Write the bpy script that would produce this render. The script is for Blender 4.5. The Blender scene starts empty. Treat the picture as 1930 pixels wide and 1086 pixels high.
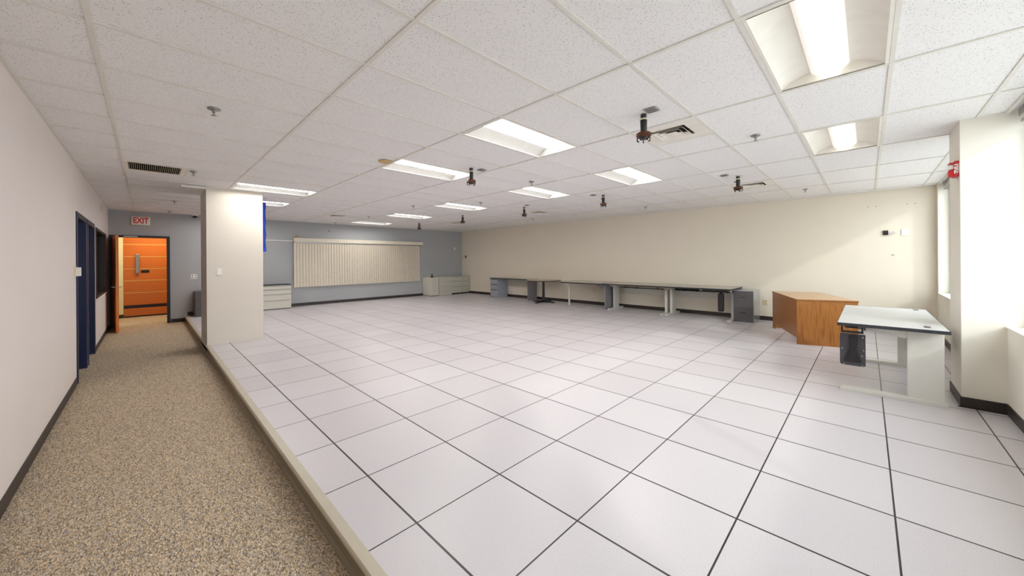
import bpy, bmesh, math, random
from mathutils import Matrix, Vector

random.seed(7)
scene = bpy.context.scene
col = scene.collection

# ------------------------------------------------------------------ camera
TH = 0.7935958888
CAM_H = 1.4038
cam_data = bpy.data.cameras.new('camera')
cam = bpy.data.objects.new('camera', cam_data)
col.objects.link(cam)
cam_data.sensor_width = 36.0
cam_data.lens = 36.0 * 678.5877 / 1930.0
cam_data.shift_x = -(966.671 - 965.0) / 1930.0
cam_data.shift_y = (490.901 - 543.0) / 1930.0
cam_data.clip_start = 0.05
cam_data.clip_end = 200
cam.matrix_world = (Matrix.Translation((0, 0, CAM_H)) @ Matrix.Rotation(-TH, 4, 'Z')
                    @ Matrix.Rotation(math.pi / 2, 4, 'X') @ Matrix.Rotation(-0.0072421, 4, 'Z'))
scene.camera = cam

# ------------------------------------------------------------------ view, world, sun
scene.view_settings.view_transform = 'Standard'
scene.view_settings.look = 'None'
scene.view_settings.exposure = 1.28
scene.view_settings.gamma = 1.0
scene.view_settings.use_curve_mapping = False
scene.cycles.max_bounces = 14
scene.cycles.diffuse_bounces = 9
scene.cycles.glossy_bounces = 4
scene.cycles.sample_clamp_indirect = 12.0
scene.cycles.caustics_reflective = False
scene.cycles.caustics_refractive = False

world = bpy.data.worlds.new('daylight')
scene.world = world
world.use_nodes = True
wn = world.node_tree.nodes
wl = world.node_tree.links
wn.clear()
w_out = wn.new('ShaderNodeOutputWorld')
w_bg = wn.new('ShaderNodeBackground')
w_sky = wn.new('ShaderNodeTexSky')
w_sky.sky_type = 'HOSEK_WILKIE'
w_sky.turbidity = 8.0
w_sky.ground_albedo = 0.6
w_sky.sun_direction = Vector((-1, -1.83, 1.17)).normalized()
w_mix = wn.new('ShaderNodeMixRGB')
w_mix.inputs[0].default_value = 0.93
w_mix.inputs[2].default_value = (0.90, 0.94, 1.0, 1)
wl.new(w_sky.outputs[0], w_mix.inputs[1])
wl.new(w_mix.outputs[0], w_bg.inputs[0])
w_bg.inputs[1].default_value = 2.4
wl.new(w_bg.outputs[0], w_out.inputs[0])

sun_d = bpy.data.lights.new('sun', 'SUN')
sun_d.energy = 0.5
sun_d.angle = math.radians(3.2)
sun_d.color = (1.0, 0.97, 0.93)
sun = bpy.data.objects.new('sun', sun_d)
col.objects.link(sun)
sun.location = (-4, -8, 6)
sun.rotation_euler = Vector((1, 1.83, -1.17)).to_track_quat('-Z', 'Y').to_euler()

LENS_EMIT = 12.2
LENS_COL = (1.0, 0.97, 0.93)

# ------------------------------------------------------------------ dimensions (metres; z = 0 is the raised floor)
T = 0.6096
H = 2.684
XW, YB, XL = 9.857, 12.886, -0.641
YW = -0.887            # inner face of window wall
YG = -1.055            # glass plane
FX0, FY0 = 1.00702, 2.33756      # floor joints
CX0, CY0 = -0.20817, 2.92606     # ceiling grid
ZC = -0.15             # carpet level
XP = 0.709             # step edge


def s2l(c):
    return c / 12.92 if c <= 0.04045 else ((c + 0.055) / 1.055) ** 2.4


def rgb(r, g, b):
    return (s2l(r / 255), s2l(g / 255), s2l(b / 255), 1)


# ------------------------------------------------------------------ materials
def new_mat(name):
    m = bpy.data.materials.new(name)
    m.use_nodes = True
    nt = m.node_tree
    return m, nt, nt.nodes, nt.links, nt.nodes['Principled BSDF']


def mat(name, c, rough=0.5, metal=0.0, var=0.04, scale=8.0, bump=0.0, bscale=200.0, spec=0.5):
    m, nt, N, L, B = new_mat(name)
    tc = N.new('ShaderNodeTexCoord')
    nz = N.new('ShaderNodeTexNoise')
    nz.inputs['Scale'].default_value = scale
    nz.inputs['Detail'].default_value = 3
    L.new(tc.outputs['Object'], nz.inputs['Vector'])
    rp = N.new('ShaderNodeValToRGB')
    rp.color_ramp.elements[0].position = 0.3
    rp.color_ramp.elements[1].position = 0.7
    rp.color_ramp.elements[0].color = tuple(max(0, x * (1 - var)) for x in c[:3]) + (1,)
    rp.color_ramp.elements[1].color = tuple(min(1, x * (1 + var)) for x in c[:3]) + (1,)
    L.new(nz.outputs['Fac'], rp.inputs['Fac'])
    L.new(rp.outputs['Color'], B.inputs['Base Color'])
    B.inputs['Roughness'].default_value = rough
    B.inputs['Metallic'].default_value = metal
    B.inputs['Specular IOR Level'].default_value = spec
    if bump:
        n2 = N.new('ShaderNodeTexNoise')
        n2.inputs['Scale'].default_value = bscale
        L.new(tc.outputs['Object'], n2.inputs['Vector'])
        bp = N.new('ShaderNodeBump')
        bp.inputs['Strength'].default_value = bump
        bp.inputs['Distance'].default_value = 0.002
        L.new(n2.outputs['Fac'], bp.inputs['Height'])
        L.new(bp.outputs['Normal'], B.inputs['Normal'])
    return m


def math_node(N, L, op, a, b=None):
    n = N.new('ShaderNodeMath')
    n.operation = op
    for i, v in enumerate((a, b)):
        if v is None:
            continue
        if isinstance(v, (int, float)):
            n.inputs[i].default_value = v
        else:
            L.new(v, n.inputs[i])
    return n.outputs[0]


def floor_mat():
    m, nt, N, L, B = new_mat('raised_floor_laminate')
    tc = N.new('ShaderNodeTexCoord')
    sp = N.new('ShaderNodeSeparateXYZ')
    L.new(tc.outputs['Object'], sp.inputs[0])

    def joint(o, off, half):
        a = math_node(N, L, 'SUBTRACT', o, off)
        a = math_node(N, L, 'DIVIDE', a, T)
        fr = math_node(N, L, 'FRACT', math_node(N, L, 'ADD', a, 100.5))
        d = math_node(N, L, 'ABSOLUTE', math_node(N, L, 'SUBTRACT', fr, 0.5))
        return math_node(N, L, 'LESS_THAN', d, half / T), math_node(N, L, 'FLOOR', math_node(N, L, 'ADD', a, 100.0))
    jx, fx = joint(sp.outputs['X'], FX0, 0.0058)
    jy, fy = joint(sp.outputs['Y'], FY0, 0.0042)
    j = math_node(N, L, 'MAXIMUM', jx, jy)
    cmb = N.new('ShaderNodeCombineXYZ')
    L.new(fx, cmb.inputs[0])
    L.new(fy, cmb.inputs[1])
    wnz = N.new('ShaderNodeTexWhiteNoise')
    L.new(cmb.outputs[0], wnz.inputs['Vector'])
    base = N.new('ShaderNodeMixRGB')
    base.inputs[1].default_value = rgb(201, 196, 199)
    base.inputs[2].default_value = rgb(208, 204, 207)
    L.new(wnz.outputs['Value'], base.inputs[0])
    nz = N.new('ShaderNodeTexNoise')
    nz.inputs['Scale'].default_value = 160
    nz.inputs['Detail'].default_value = 4
    L.new(tc.outputs['Object'], nz.inputs['Vector'])
    rp = N.new('ShaderNodeValToRGB')
    rp.color_ramp.elements[0].position = 0.36
    rp.color_ramp.elements[0].color = (0.80, 0.79, 0.80, 1)
    rp.color_ramp.elements[1].position = 0.5
    rp.color_ramp.elements[1].color = (1, 1, 1, 1)
    L.new(nz.outputs['Fac'], rp.inputs[0])
    mul = N.new('ShaderNodeMixRGB')
    mul.blend_type = 'MULTIPLY'
    mul.inputs[0].default_value = 0.5
    L.new(base.outputs[0], mul.inputs[1])
    L.new(rp.outputs[0], mul.inputs[2])
    mx = N.new('ShaderNodeMixRGB')
    L.new(j, mx.inputs[0])
    L.new(mul.outputs[0], mx.inputs[1])
    mx.inputs[2].default_value = rgb(48, 42, 44)
    L.new(mx.outputs[0], B.inputs['Base Color'])
    B.inputs['Roughness'].default_value = 0.34
    B.inputs['Specular IOR Level'].default_value = 0.35
    return m


def carpet_mat():
    m, nt, N, L, B = new_mat('carpet_loop')
    tc = N.new('ShaderNodeTexCoord')
    mp = N.new('ShaderNodeMapping')
    mp.inputs['Scale'].default_value = (95, 42, 60)
    mp.inputs['Rotation'].default_value = (0, 0, 0.4)
    L.new(tc.outputs['Object'], mp.inputs[0])
    vo = N.new('ShaderNodeTexVoronoi')
    vo.inputs['Scale'].default_value = 2.2
    L.new(mp.outputs[0], vo.inputs['Vector'])
    rp = N.new('ShaderNodeValToRGB')
    r = rp.color_ramp
    r.interpolation = 'LINEAR'
    r.elements[0].position = 0.0
    r.elements[0].color = rgb(112, 102, 92)
    r.elements[1].position = 1.0
    r.elements[1].color = rgb(236, 218, 188)
    for ps, c in ((0.22, rgb(146, 134, 118)), (0.4, rgb(184, 160, 126)), (0.55, rgb(172, 170, 168)), (0.72, rgb(206, 178, 138)), (0.86, rgb(202, 188, 166))):
        e = r.elements.new(ps)
        e.color = c
    sp = N.new('ShaderNodeSeparateColor')
    L.new(vo.outputs['Color'], sp.inputs[0])
    L.new(sp.outputs[0], rp.inputs[0])
    nz = N.new('ShaderNodeTexNoise')
    nz.inputs['Scale'].default_value = 260
    L.new(tc.outputs['Object'], nz.inputs['Vector'])
    mul = N.new('ShaderNodeMixRGB')
    mul.blend_type = 'OVERLAY'
    mul.inputs[0].default_value = 0.6
    L.new(rp.outputs[0], mul.inputs[1])
    L.new(nz.outputs['Fac'], mul.inputs[2])
    L.new(mul.outputs[0], B.inputs['Base Color'])
    bp = N.new('ShaderNodeBump')
    bp.inputs['Strength'].default_value = 0.5
    bp.inputs['Distance'].default_value = 0.004
    L.new(vo.outputs['Distance'], bp.inputs['Height'])
    L.new(bp.outputs[0], B.inputs['Normal'])
    B.inputs['Roughness'].default_value = 0.95
    B.inputs['Specular IOR Level'].default_value = 0.1
    return m


def ceiling_mat():
    m, nt, N, L, B = new_mat('ceiling_tile')
    tc = N.new('ShaderNodeTexCoord')
    vo = N.new('ShaderNodeTexVoronoi')
    vo.inputs['Scale'].default_value = 105
    vo.inputs['Randomness'].default_value = 1.0
    L.new(tc.outputs['Object'], vo.inputs['Vector'])
    nz = N.new('ShaderNodeTexNoise')
    nz.inputs['Scale'].default_value = 40
    L.new(tc.outputs['Object'], nz.inputs['Vector'])
    sp = N.new('ShaderNodeSeparateColor')
    L.new(vo.outputs['Color'], sp.inputs[0])
    sz = math_node(N, L, 'MULTIPLY', sp.outputs[0], 0.34)
    hole = math_node(N, L, 'LESS_THAN', vo.outputs['Distance'], sz)
    mx = N.new('ShaderNodeMixRGB')
    L.new(hole, mx.inputs[0])
    mx.inputs[1].default_value = rgb(235, 234, 234)
    mx.inputs[2].default_value = rgb(172, 168, 166)
    L.new(mx.outputs[0], B.inputs['Base Color'])
    B.inputs['Roughness'].default_value = 0.95
    B.inputs['Specular IOR Level'].default_value = 0.15
    return m


def wood_mat(name, c1, c2, rot=(0, 0, 0), scale=(1, 1, 1), rough=0.35, dist=3.0, wscale=9.0):
    m, nt, N, L, B = new_mat(name)
    tc = N.new('ShaderNodeTexCoord')
    mp = N.new('ShaderNodeMapping')
    mp.inputs['Rotation'].default_value = rot
    mp.inputs['Scale'].default_value = scale
    L.new(tc.outputs['Object'], mp.inputs[0])
    wv = N.new('ShaderNodeTexWave')
    wv.inputs['Scale'].default_value = wscale
    wv.inputs['Distortion'].default_value = dist
    wv.inputs['Detail'].default_value = 3
    wv.inputs['Detail Scale'].default_value = 1.6
    L.new(mp.outputs[0], wv.inputs['Vector'])
    rp = N.new('ShaderNodeValToRGB')
    rp.color_ramp.elements[0].color = c1
    rp.color_ramp.elements[1].color = c2
    rp.color_ramp.elements[0].position = 0.1
    L.new(wv.outputs['Fac'], rp.inputs[0])
    L.new(rp.outputs[0], B.inputs['Base Color'])
    B.inputs['Roughness'].default_value = rough
    return m


def emit_mat(name, c, strength):
    m, nt, N, L, B = new_mat(name)
    B.inputs['Base Color'].default_value = (0.9, 0.9, 0.9, 1)
    B.inputs['Emission Color'].default_value = tuple(c) + (1,)
    B.inputs['Emission Strength'].default_value = strength
    return m


M = {}
M['floor'] = floor_mat()
M['carpet'] = carpet_mat()
M['tile'] = ceiling_mat()
M['tbar'] = mat('ceiling_grid_white', rgb(222, 219, 212), 0.5)
M['wall'] = mat('cream_wall_paint', rgb(224, 216, 200), 0.75, bump=0.15, var=0.012, scale=2)
M['wall_left'] = mat('off_white_wall_paint', rgb(228, 220, 216), 0.75, bump=0.15, var=0.012, scale=2)
M['wall_blue'] = mat('blue_grey_wall_paint', rgb(166, 168, 170), 0.7, bump=0.15, var=0.015, scale=2)
M['white_paint'] = mat('white_wall_paint', rgb(230, 226, 214), 0.7, bump=0.1, var=0.01, scale=2)
M['column_paint'] = mat('column_paint', rgb(216, 209, 198), 0.7, bump=0.1, var=0.01, scale=2)
M['base'] = mat('dark_rubber_base', rgb(48, 39, 36), 0.45)
M['nosing'] = mat('beige_metal_nosing', rgb(186, 178, 158), 0.4, var=0.03)
M['riser'] = mat('taupe_step_riser', rgb(124, 112, 92), 0.5, var=0.06, scale=3)
M['housing'] = mat('white_enamel', rgb(232, 228, 220), 0.35)
M['reflector'] = mat('satin_grey_reflector', rgb(150, 149, 146), 0.45)  # greyed in the colour to hold back lens glow on white reflectors
M['lens'] = emit_mat('lit_lens', LENS_COL, LENS_EMIT)


def dim_lens_mat():
    m, nt, N, L, B = new_mat('dimmed_lens')
    tc = N.new('ShaderNodeTexCoord')
    sp = N.new('ShaderNodeSeparateXYZ')
    L.new(tc.outputs['Object'], sp.inputs[0])
    cy = math_node(N, L, 'COSINE', math_node(N, L, 'MULTIPLY', sp.outputs['Y'], math.pi / 0.21))
    cy = math_node(N, L, 'POWER', math_node(N, L, 'MAXIMUM', cy, 0.0), 3.0)
    cx = math_node(N, L, 'COSINE', math_node(N, L, 'MULTIPLY', sp.outputs['X'], 2 * math.pi / 0.19))
    cx = math_node(N, L, 'ADD', math_node(N, L, 'MULTIPLY', cx, 0.22), 0.78)
    e = math_node(N, L, 'MULTIPLY', cx, cy)
    e = math_node(N, L, 'ADD', math_node(N, L, 'MULTIPLY', e, 1.4), 0.22)
    B.inputs['Base Color'].default_value = (0.55, 0.54, 0.52, 1)
    B.inputs['Emission Color'].default_value = (1.0, 0.95, 0.84, 1)
    L.new(e, B.inputs['Emission Strength'])
    return m


M['lens_dim'] = dim_lens_mat()
M['metal'] = mat('grey_metal', rgb(160, 160, 158), 0.35, 0.8)
M['dark_metal'] = mat('dark_metal', rgb(44, 40, 38), 0.4, 0.5)
M['black'] = mat('black_plastic', rgb(22, 21, 22), 0.4)
M['charcoal'] = mat('charcoal_plastic', rgb(58, 55, 60), 0.45)
M['copper'] = mat('copper_brown', rgb(88, 50, 28), 0.35, 0.3, var=0.2, scale=30)
M['plate_grey'] = mat('grey_plate', rgb(150, 148, 146), 0.5)
M['tan'] = mat('tan_plastic', rgb(196, 164, 112), 0.5)
M['white_plastic'] = mat('white_plastic', rgb(232, 230, 224), 0.4)
M['ivory'] = mat('ivory_plastic', rgb(220, 210, 180), 0.4)
M['red'] = mat('red_plastic', rgb(196, 28, 30), 0.35)
M['red_text'] = mat('red_letter', rgb(214, 40, 46), 0.5)
M['blind'] = mat('cream_vinyl_vane', rgb(216, 206, 188), 0.6, var=0.03)
M['valance'] = mat('cream_valance', rgb(216, 208, 190), 0.5)
M['cab_white'] = mat('off_white_steel', rgb(206, 202, 190), 0.4, var=0.02)
M['cab_green'] = mat('pale_grey_green_steel', rgb(190, 189, 176), 0.4, var=0.02)
M['cab_grey'] = mat('grey_steel', rgb(150, 152, 158), 0.4, var=0.02)
M['cab_dark'] = mat('charcoal_steel', rgb(86, 82, 84), 0.45, var=0.03)
M['cab_side'] = mat('silver_grey_steel', rgb(168, 170, 172), 0.22, 0.55, var=0.02)
M['top_grey'] = mat('grey_laminate', rgb(188, 182, 170), 0.3, var=0.04, scale=60)
M['top_white'] = mat('pale_grey_laminate', rgb(192, 193, 192), 0.32, var=0.03, scale=60)
M['edge_dark'] = mat('dark_edge_band', rgb(38, 38, 44), 0.5)
M['leg_white'] = mat('pale_grey_steel_leg', rgb(208, 206, 198), 0.4, var=0.02)
M['panel_grey'] = mat('grey_end_panel', rgb(128, 124, 130), 0.5)
M['panel_pale'] = mat('pale_blue_grey_panel', rgb(160, 164, 176), 0.5)
M['navy'] = mat('navy_paint', rgb(14, 28, 66), 0.4)
M['frame_dark'] = mat('near_black_frame', rgb(28, 26, 34), 0.4)
M['frame_brown'] = mat('brown_frame', rgb(44, 30, 26), 0.45)
M['banner'] = mat('blue_banner_cloth', rgb(20, 66, 190), 0.6, var=0.25, scale=5)
M['oak'] = wood_mat('golden_oak_veneer', rgb(134, 82, 34), rgb(160, 104, 48), rot=(0, 0, 0), scale=(4, 4, 0.25), wscale=7, dist=7)
M['oak_top_sheen'] = wood_mat('oak_top_reflection', rgb(186, 150, 112), rgb(204, 170, 134), scale=(0.35, 3, 3), wscale=5, dist=5)  # paler than the oak: reflected light on the top put into colour
M['tan_top'] = mat('tan_laminate', rgb(188, 166, 132), 0.35, var=0.05, scale=20)
M['lobby_wood'] = wood_mat('orange_wood_panel', rgb(186, 96, 34), rgb(206, 114, 44), rot=(0, math.pi / 2, 0), scale=(1, 1, 1), wscale=6, dist=2.5)
M['door_wood'] = wood_mat('orange_door_veneer', rgb(222, 122, 44), rgb(238, 144, 58), scale=(3, 3, 0.35), wscale=3, dist=4)
M['brass'] = mat('pale_brass_strip', rgb(226, 190, 110), 0.35, 0.3)
M['lobby_wall'] = mat('lobby_cream_paint', rgb(232, 220, 176), 0.7)
M['grille_dark'] = mat('dark_duct', rgb(26, 22, 26), 0.8)
M['outside'] = mat('outside_concrete', rgb(190, 188, 184), 0.9)
M['window_metal'] = mat('grey_window_frame', rgb(120, 124, 118), 0.4, 0.3)
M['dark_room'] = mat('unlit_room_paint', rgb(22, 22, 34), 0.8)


def glass_mat():
    m = bpy.data.materials.new('clear_glass')
    m.use_nodes = True
    N, L = m.node_tree.nodes, m.node_tree.links
    N.clear()
    o = N.new('ShaderNodeOutputMaterial')
    t = N.new('ShaderNodeBsdfTransparent')
    t.inputs[0].default_value = (0.95, 0.97, 0.96, 1)
    g = N.new('ShaderNodeBsdfGlossy')
    g.inputs['Roughness'].default_value = 0.02
    f = N.new('ShaderNodeLayerWeight')
    f.inputs[0].default_value = 0.12
    mx = N.new('ShaderNodeMixShader')
    L.new(math_node(N, L, 'MULTIPLY', f.outputs[1], 0.35), mx.inputs[0])
    L.new(t.outputs[0], mx.inputs[1])
    L.new(g.outputs[0], mx.inputs[2])
    L.new(mx.outputs[0], o.inputs[0])
    return m


M['glass'] = glass_mat()


# ------------------------------------------------------------------ mesh helpers
class MB:
    def __init__(self):
        self.bm = bmesh.new()

    def box(self, x0, x1, y0, y1, z0, z1, mtx=None):
        vs = [self.bm.verts.new(Vector(c)) for c in
              ((x0, y0, z0), (x1, y0, z0), (x1, y1, z0), (x0, y1, z0), (x0, y0, z1), (x1, y0, z1), (x1, y1, z1), (x0, y1, z1))]
        for f in ((0, 3, 2, 1), (4, 5, 6, 7), (0, 1, 5, 4), (1, 2, 6, 5), (2, 3, 7, 6), (3, 0, 4, 7)):
            self.bm.faces.new([vs[i] for i in f])
        if mtx:
            for v in vs:
                v.co = mtx @ v.co
        return self

    def prism(self, pts, axis, a0, a1):
        """extrude polygon pts (2-D) along axis between a0 and a1"""
        def P(p, a):
            return {'x': (a, p[0], p[1]), 'y': (p[0], a, p[1]), 'z': (p[0], p[1], a)}[axis]
        lo = [self.bm.verts.new(P(p, a0)) for p in pts]
        hi = [self.bm.verts.new(P(p, a1)) for p in pts]
        n = len(pts)
        self.bm.faces.new(lo[::-1])
        self.bm.faces.new(hi)
        for i in range(n):
            self.bm.faces.new((lo[i], lo[(i + 1) % n], hi[(i + 1) % n], hi[i]))
        return self

    def cyl(self, p0, p1, r0, r1=None, n=20):
        r1 = r0 if r1 is None else r1
        p0, p1 = Vector(p0), Vector(p1)
        d = (p1 - p0).normalized()
        a = d.orthogonal().normalized()
        b = d.cross(a)
        lo = [self.bm.verts.new(p0 + (a * math.cos(t) + b * math.sin(t)) * r0) for t in [2 * math.pi * i / n for i in range(n)]]
        hi = [self.bm.verts.new(p1 + (a * math.cos(t) + b * math.sin(t)) * r1) for t in [2 * math.pi * i / n for i in range(n)]]
        self.bm.faces.new(lo[::-1])
        self.bm.faces.new(hi)
        for i in range(n):
            self.bm.faces.new((lo[i], lo[(i + 1) % n], hi[(i + 1) % n], hi[i]))
        return self

    def tube(self, pts, r, n=8):
        pts = [Vector(p) for p in pts]
        rings = []
        for i, p in enumerate(pts):
            d = (pts[min(i + 1, len(pts) - 1)] - pts[max(i - 1, 0)]).normalized()
            a = Vector((0, 0, 1)) if abs(d.z) < 0.9 else Vector((1, 0, 0))
            u = d.cross(a).normalized()
            w = d.cross(u)
            rings.append([self.bm.verts.new(p + (u * math.cos(t) + w * math.sin(t)) * r) for t in [2 * math.pi * k / n for k in range(n)]])
        for a, b in zip(rings, rings[1:]):
            for k in range(n):
                self.bm.faces.new((a[k], a[(k + 1) % n], b[(k + 1) % n], b[k]))
        self.bm.faces.new(rings[0][::-1])
        self.bm.faces.new(rings[-1])
        return self

    def lathe(self, prof, n=24, c=(0, 0)):
        rings = []
        for r, z in prof:
            rings.append([self.bm.verts.new((c[0] + r * math.cos(2 * math.pi * k / n), c[1] + r * math.sin(2 * math.pi * k / n), z)) for k in range(n)])
        for a, b in zip(rings, rings[1:]):
            for k in range(n):
                self.bm.faces.new((a[k], a[(k + 1) % n], b[(k + 1) % n], b[k]))
        self.bm.faces.new(rings[0][::-1])
        self.bm.faces.new(rings[-1])
        return self

    def quad(self, *pts):
        self.bm.faces.new([self.bm.verts.new(p) for p in pts])
        return self

    def build(self, name, m, parent=None, bevel=0.0, smooth=False, loc=None):
        me = bpy.data.meshes.new(name)
        bmesh.ops.recalc_face_normals(self.bm, faces=self.bm.faces[:]) if len(self.bm.faces) > 1 else None
        self.bm.to_mesh(me)
        self.bm.free()
        me.materials.append(m)
        o = bpy.data.objects.new(name, me)
        col.objects.link(o)
        if parent is not None:
            o.parent = parent
        if loc is not None:
            o.location = loc
        if smooth:
            for f in me.polygons:
                f.use_smooth = True
            md = o.modifiers.new('edges', 'EDGE_SPLIT')
            md.split_angle = math.radians(35)
        if bevel:
            md = o.modifiers.new('bevel', 'BEVEL')
            md.width = bevel
            md.segments = 2
            md.limit_method = 'ANGLE'
        return o


def tag(o, label, cat, group=None):
    o['label'] = label
    o['category'] = cat
    if group:
        o['group'] = group
    return o


def empty(name, loc=(0, 0, 0), rz=0.0):
    o = bpy.data.objects.new(name, None)
    o.empty_display_size = 0.1
    col.objects.link(o)
    o.location = loc
    o.rotation_euler = (0, 0, rz)
    return o


def thing(name, label, cat, loc=(0, 0, 0), rz=0.0, group=None):
    return tag(empty(name, loc, rz), label, cat, group)


def struct(o):
    o['kind'] = 'structure'
    return o


def dup(root, loc, rz=None, label=None):
    r = root.copy()
    col.objects.link(r)
    r.location = loc
    if rz is not None:
        r.rotation_euler = (0, 0, rz)
    if label:
        r['label'] = label
    for ch in list(root.children):
        c = ch.copy()
        col.objects.link(c)
        c.parent = r
        for g in list(ch.children):
            d = g.copy()
            col.objects.link(d)
            d.parent = c
    return r


def text_mesh(name, body, size, m, parent, mtx, extrude=0.002, sx=1.0):
    cu = bpy.data.curves.new(name, 'FONT')
    cu.body = body
    cu.size = size
    cu.extrude = extrude
    cu.offset = size * 0.03
    cu.align_x = 'CENTER'
    cu.align_y = 'CENTER'
    tmp = bpy.data.objects.new(name + '_curve', cu)
    col.objects.link(tmp)
    bpy.context.view_layer.update()
    me = bpy.data.meshes.new_from_object(tmp.evaluated_get(bpy.context.evaluated_depsgraph_get()))
    bpy.data.objects.remove(tmp)
    for v in me.vertices:
        v.co = mtx @ Vector((v.co.x * sx, v.co.y, v.co.z))
    me.materials.clear()
    me.materials.append(m)
    o = bpy.data.objects.new(name, me)
    col.objects.link(o)
    o.parent = parent
    return o


# ================================================================== STRUCTURE
# floors
b = MB()
b.box(XP + 0.036, XW, YW, YB, -0.10, 0.0)
struct(b.build('floor', M['floor']))
b = MB()
b.box(XL - 0.3, XP + 0.02, YW, YB + 0.15, ZC - 0.05, ZC)
b.box(-2.6, 2.6, YB + 0.15, 15.3, ZC - 0.05, ZC)
struct(b.build('floor_carpet', M['carpet']))
# step edge
b = MB()
b.prism([(0.689, -0.024), (0.689, -0.006), (0.695, 0.003), (0.745, 0.003), (0.745, -0.03), (0.709, -0.03)], 'y', YW, YB)
struct(b.build('trim_1', M['nosing']))
b = MB()
b.prism([(XP, ZC), (XP, -0.024), (XP + 0.036, -0.024), (XP + 0.036, ZC)], 'y', YW, YB)
b.prism([(XP - 0.012, ZC), (XP - 0.012, ZC + 0.012), (XP, ZC + 0.03), (XP, ZC)], 'y', YW, YB)
struct(b.build('trim_2', M['riser']))

# ceiling cells (4 ft x 2 ft) with openings where fixtures sit
LIGHTS = [(4, -1), (4, 2), (2, 7), (2, 10), (8, -1), (8, 2), (8, 6), (8, 10), (8, 14), (2, 14), (4, -5), (8, -5)]
GRILLE = (0, 6)
DIFF = [(6, -3), (12, -3), (12, 5), (12, 11), (6, 12)]
CY_MIN = -1.25


def cxx(i):
    return CX0 + T * i


def cyy(j):
    return CY0 + T * j


holes = set()
for (i, j) in LIGHTS:
    holes.add((i, j))
    holes.add((i + 1, j))
holes.add(GRILLE)
for d in DIFF:
    holes.add(d)
b = MB()
for i in range(-1, 17):
    for j in range(-7, 17):
        if (i, j) in holes:
            continue
        x0, x1 = max(cxx(i), XL), min(cxx(i + 1), XW)
        y0, y1 = max(cyy(j), CY_MIN), min(cyy(j + 1), YB)
        if x1 <= x0 or y1 <= y0:
            continue
        z = H + 0.007
        b.box(x0, x1, y0, y1, z, z + 0.015)
struct(b.build('ceiling', M['tile']))
b = MB()
b.box(XL - 0.4, XW + 0.3, -1.6, YB + 0.3, H + 0.3, H + 0.4)
b.box(-2.8, 2.8, YB + 0.3, 15.6, H + 0.3, H + 0.4)
struct(b.build('ceiling_sky_blocker', M['white_paint']))  # unseen slab added above the tiles to block sky light
b = MB()
W = 0.012
for i in range(0, 17, 2):
    b.box(cxx(i) - W, cxx(i) + W, CY_MIN, YB, H - 0.001, H + 0.006)
for (i, j) in [GRILLE] + DIFF:
    ii = i + 1 if i % 2 == 0 else i
    b.box(cxx(ii) - W, cxx(ii) + W, cyy(j), cyy(j + 1), H - 0.001, H + 0.006)
for j in range(-6, 17):
    if cyy(j) < YB:
        for i in range(-2, 17, 2):
            xa, xb = max(cxx(i) + W, XL), min(cxx(i + 2) - W, XW)
            if xb > xa:
                b.box(xa, xb, cyy(j) - W, cyy(j) + W, H - 0.0002, H + 0.006)
b.box(XL, XL + 0.022, CY_MIN, YB, H - 0.002, H + 0.006)
b.box(XW - 0.022, XW, CY_MIN, YB, H - 0.002, H + 0.006)
b.box(XL, XW, YB - 0.022, YB, H - 0.002, H + 0.006)
b.box(XL, XW, YW - 0.02, YW + 0.004, H - 0.012, H + 0.006)
struct(b.build('trim_3', M['tbar']))

# walls
DZ = 2.05
D1 = (7.30, 8.30)
D2 = (8.50, 9.50)
W3 = (9.80, 11.98)
t = 0.16
b = MB()
top = H + 0.3
b.box(XL - t, XL, -1.25, D1[0], ZC - 0.05, top)
b.box(XL - t, XL, D1[0], D1[1], DZ, top)
b.box(XL - t, XL, D1[1], D2[0], ZC - 0.05, top)
b.box(XL - t, XL, D2[0], D2[1], DZ, top)
b.box(XL - t, XL, D2[1], W3[0], ZC - 0.05, top)
b.box(XL - t, XL, W3[0], W3[1], DZ, top)
b.box(XL - t, XL, W3[0], W3[1], ZC - 0.05, 0.77)
b.box(XL - t, XL, W3[1], YB + 0.15, ZC - 0.05, top)
struct(b.build('wall_left', M['wall_left']))

DX0, DX1, DT = -0.575, 0.36, 2.035
b = MB()
b.box(XL - t, DX0 - 0.03, YB, YB + 0.13, ZC - 0.05, top)
b.box(DX0 - 0.03, DX1 + 0.03, YB, YB + 0.13, DT + 0.03, top)
b.box(DX1 + 0.03, XW + 0.2, YB, YB + 0.13, ZC - 0.05, top)
struct(b.build('wall_back', M['wall_blue']))
b = MB()
b.box(XW, XW + 0.2, -1.25, YB + 0.13, -0.2, top)
struct(b.build('wall_right', M['wall']))

WB = (5.95, 9.70)     # far bay
WA = (0.6, 5.36)      # near bay
ZS = 0.77
b = MB()
b.box(XL - t, WA[0], -1.25, YW, -0.2, top)
b.box(WA[0], WA[1], -1.25, YW, -0.2, ZS)
b.box(WB[0], WB[1], -1.25, YW, -0.2, ZS)
b.box(WB[1], XW, -1.25, YW, -0.2, top)
b.box(WA[0], WA[1], -1.25, -1.07, H, top)
b.box(WB[0], WB[1], -1.25, -1.07, H, top)
struct(b.build('wall_front', M['white_paint']))
b = MB()
b.box(5.36, 5.95, -1.25, -0.625, -0.2, top)
struct(b.build('wall_pier', M['white_paint'], bevel=0.004))
b = MB()
b.box(0.709, 1.514, 7.9975, 8.885, ZC - 0.02, top)
struct(b.build('wall_column', M['column_paint'], bevel=0.003))

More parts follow.
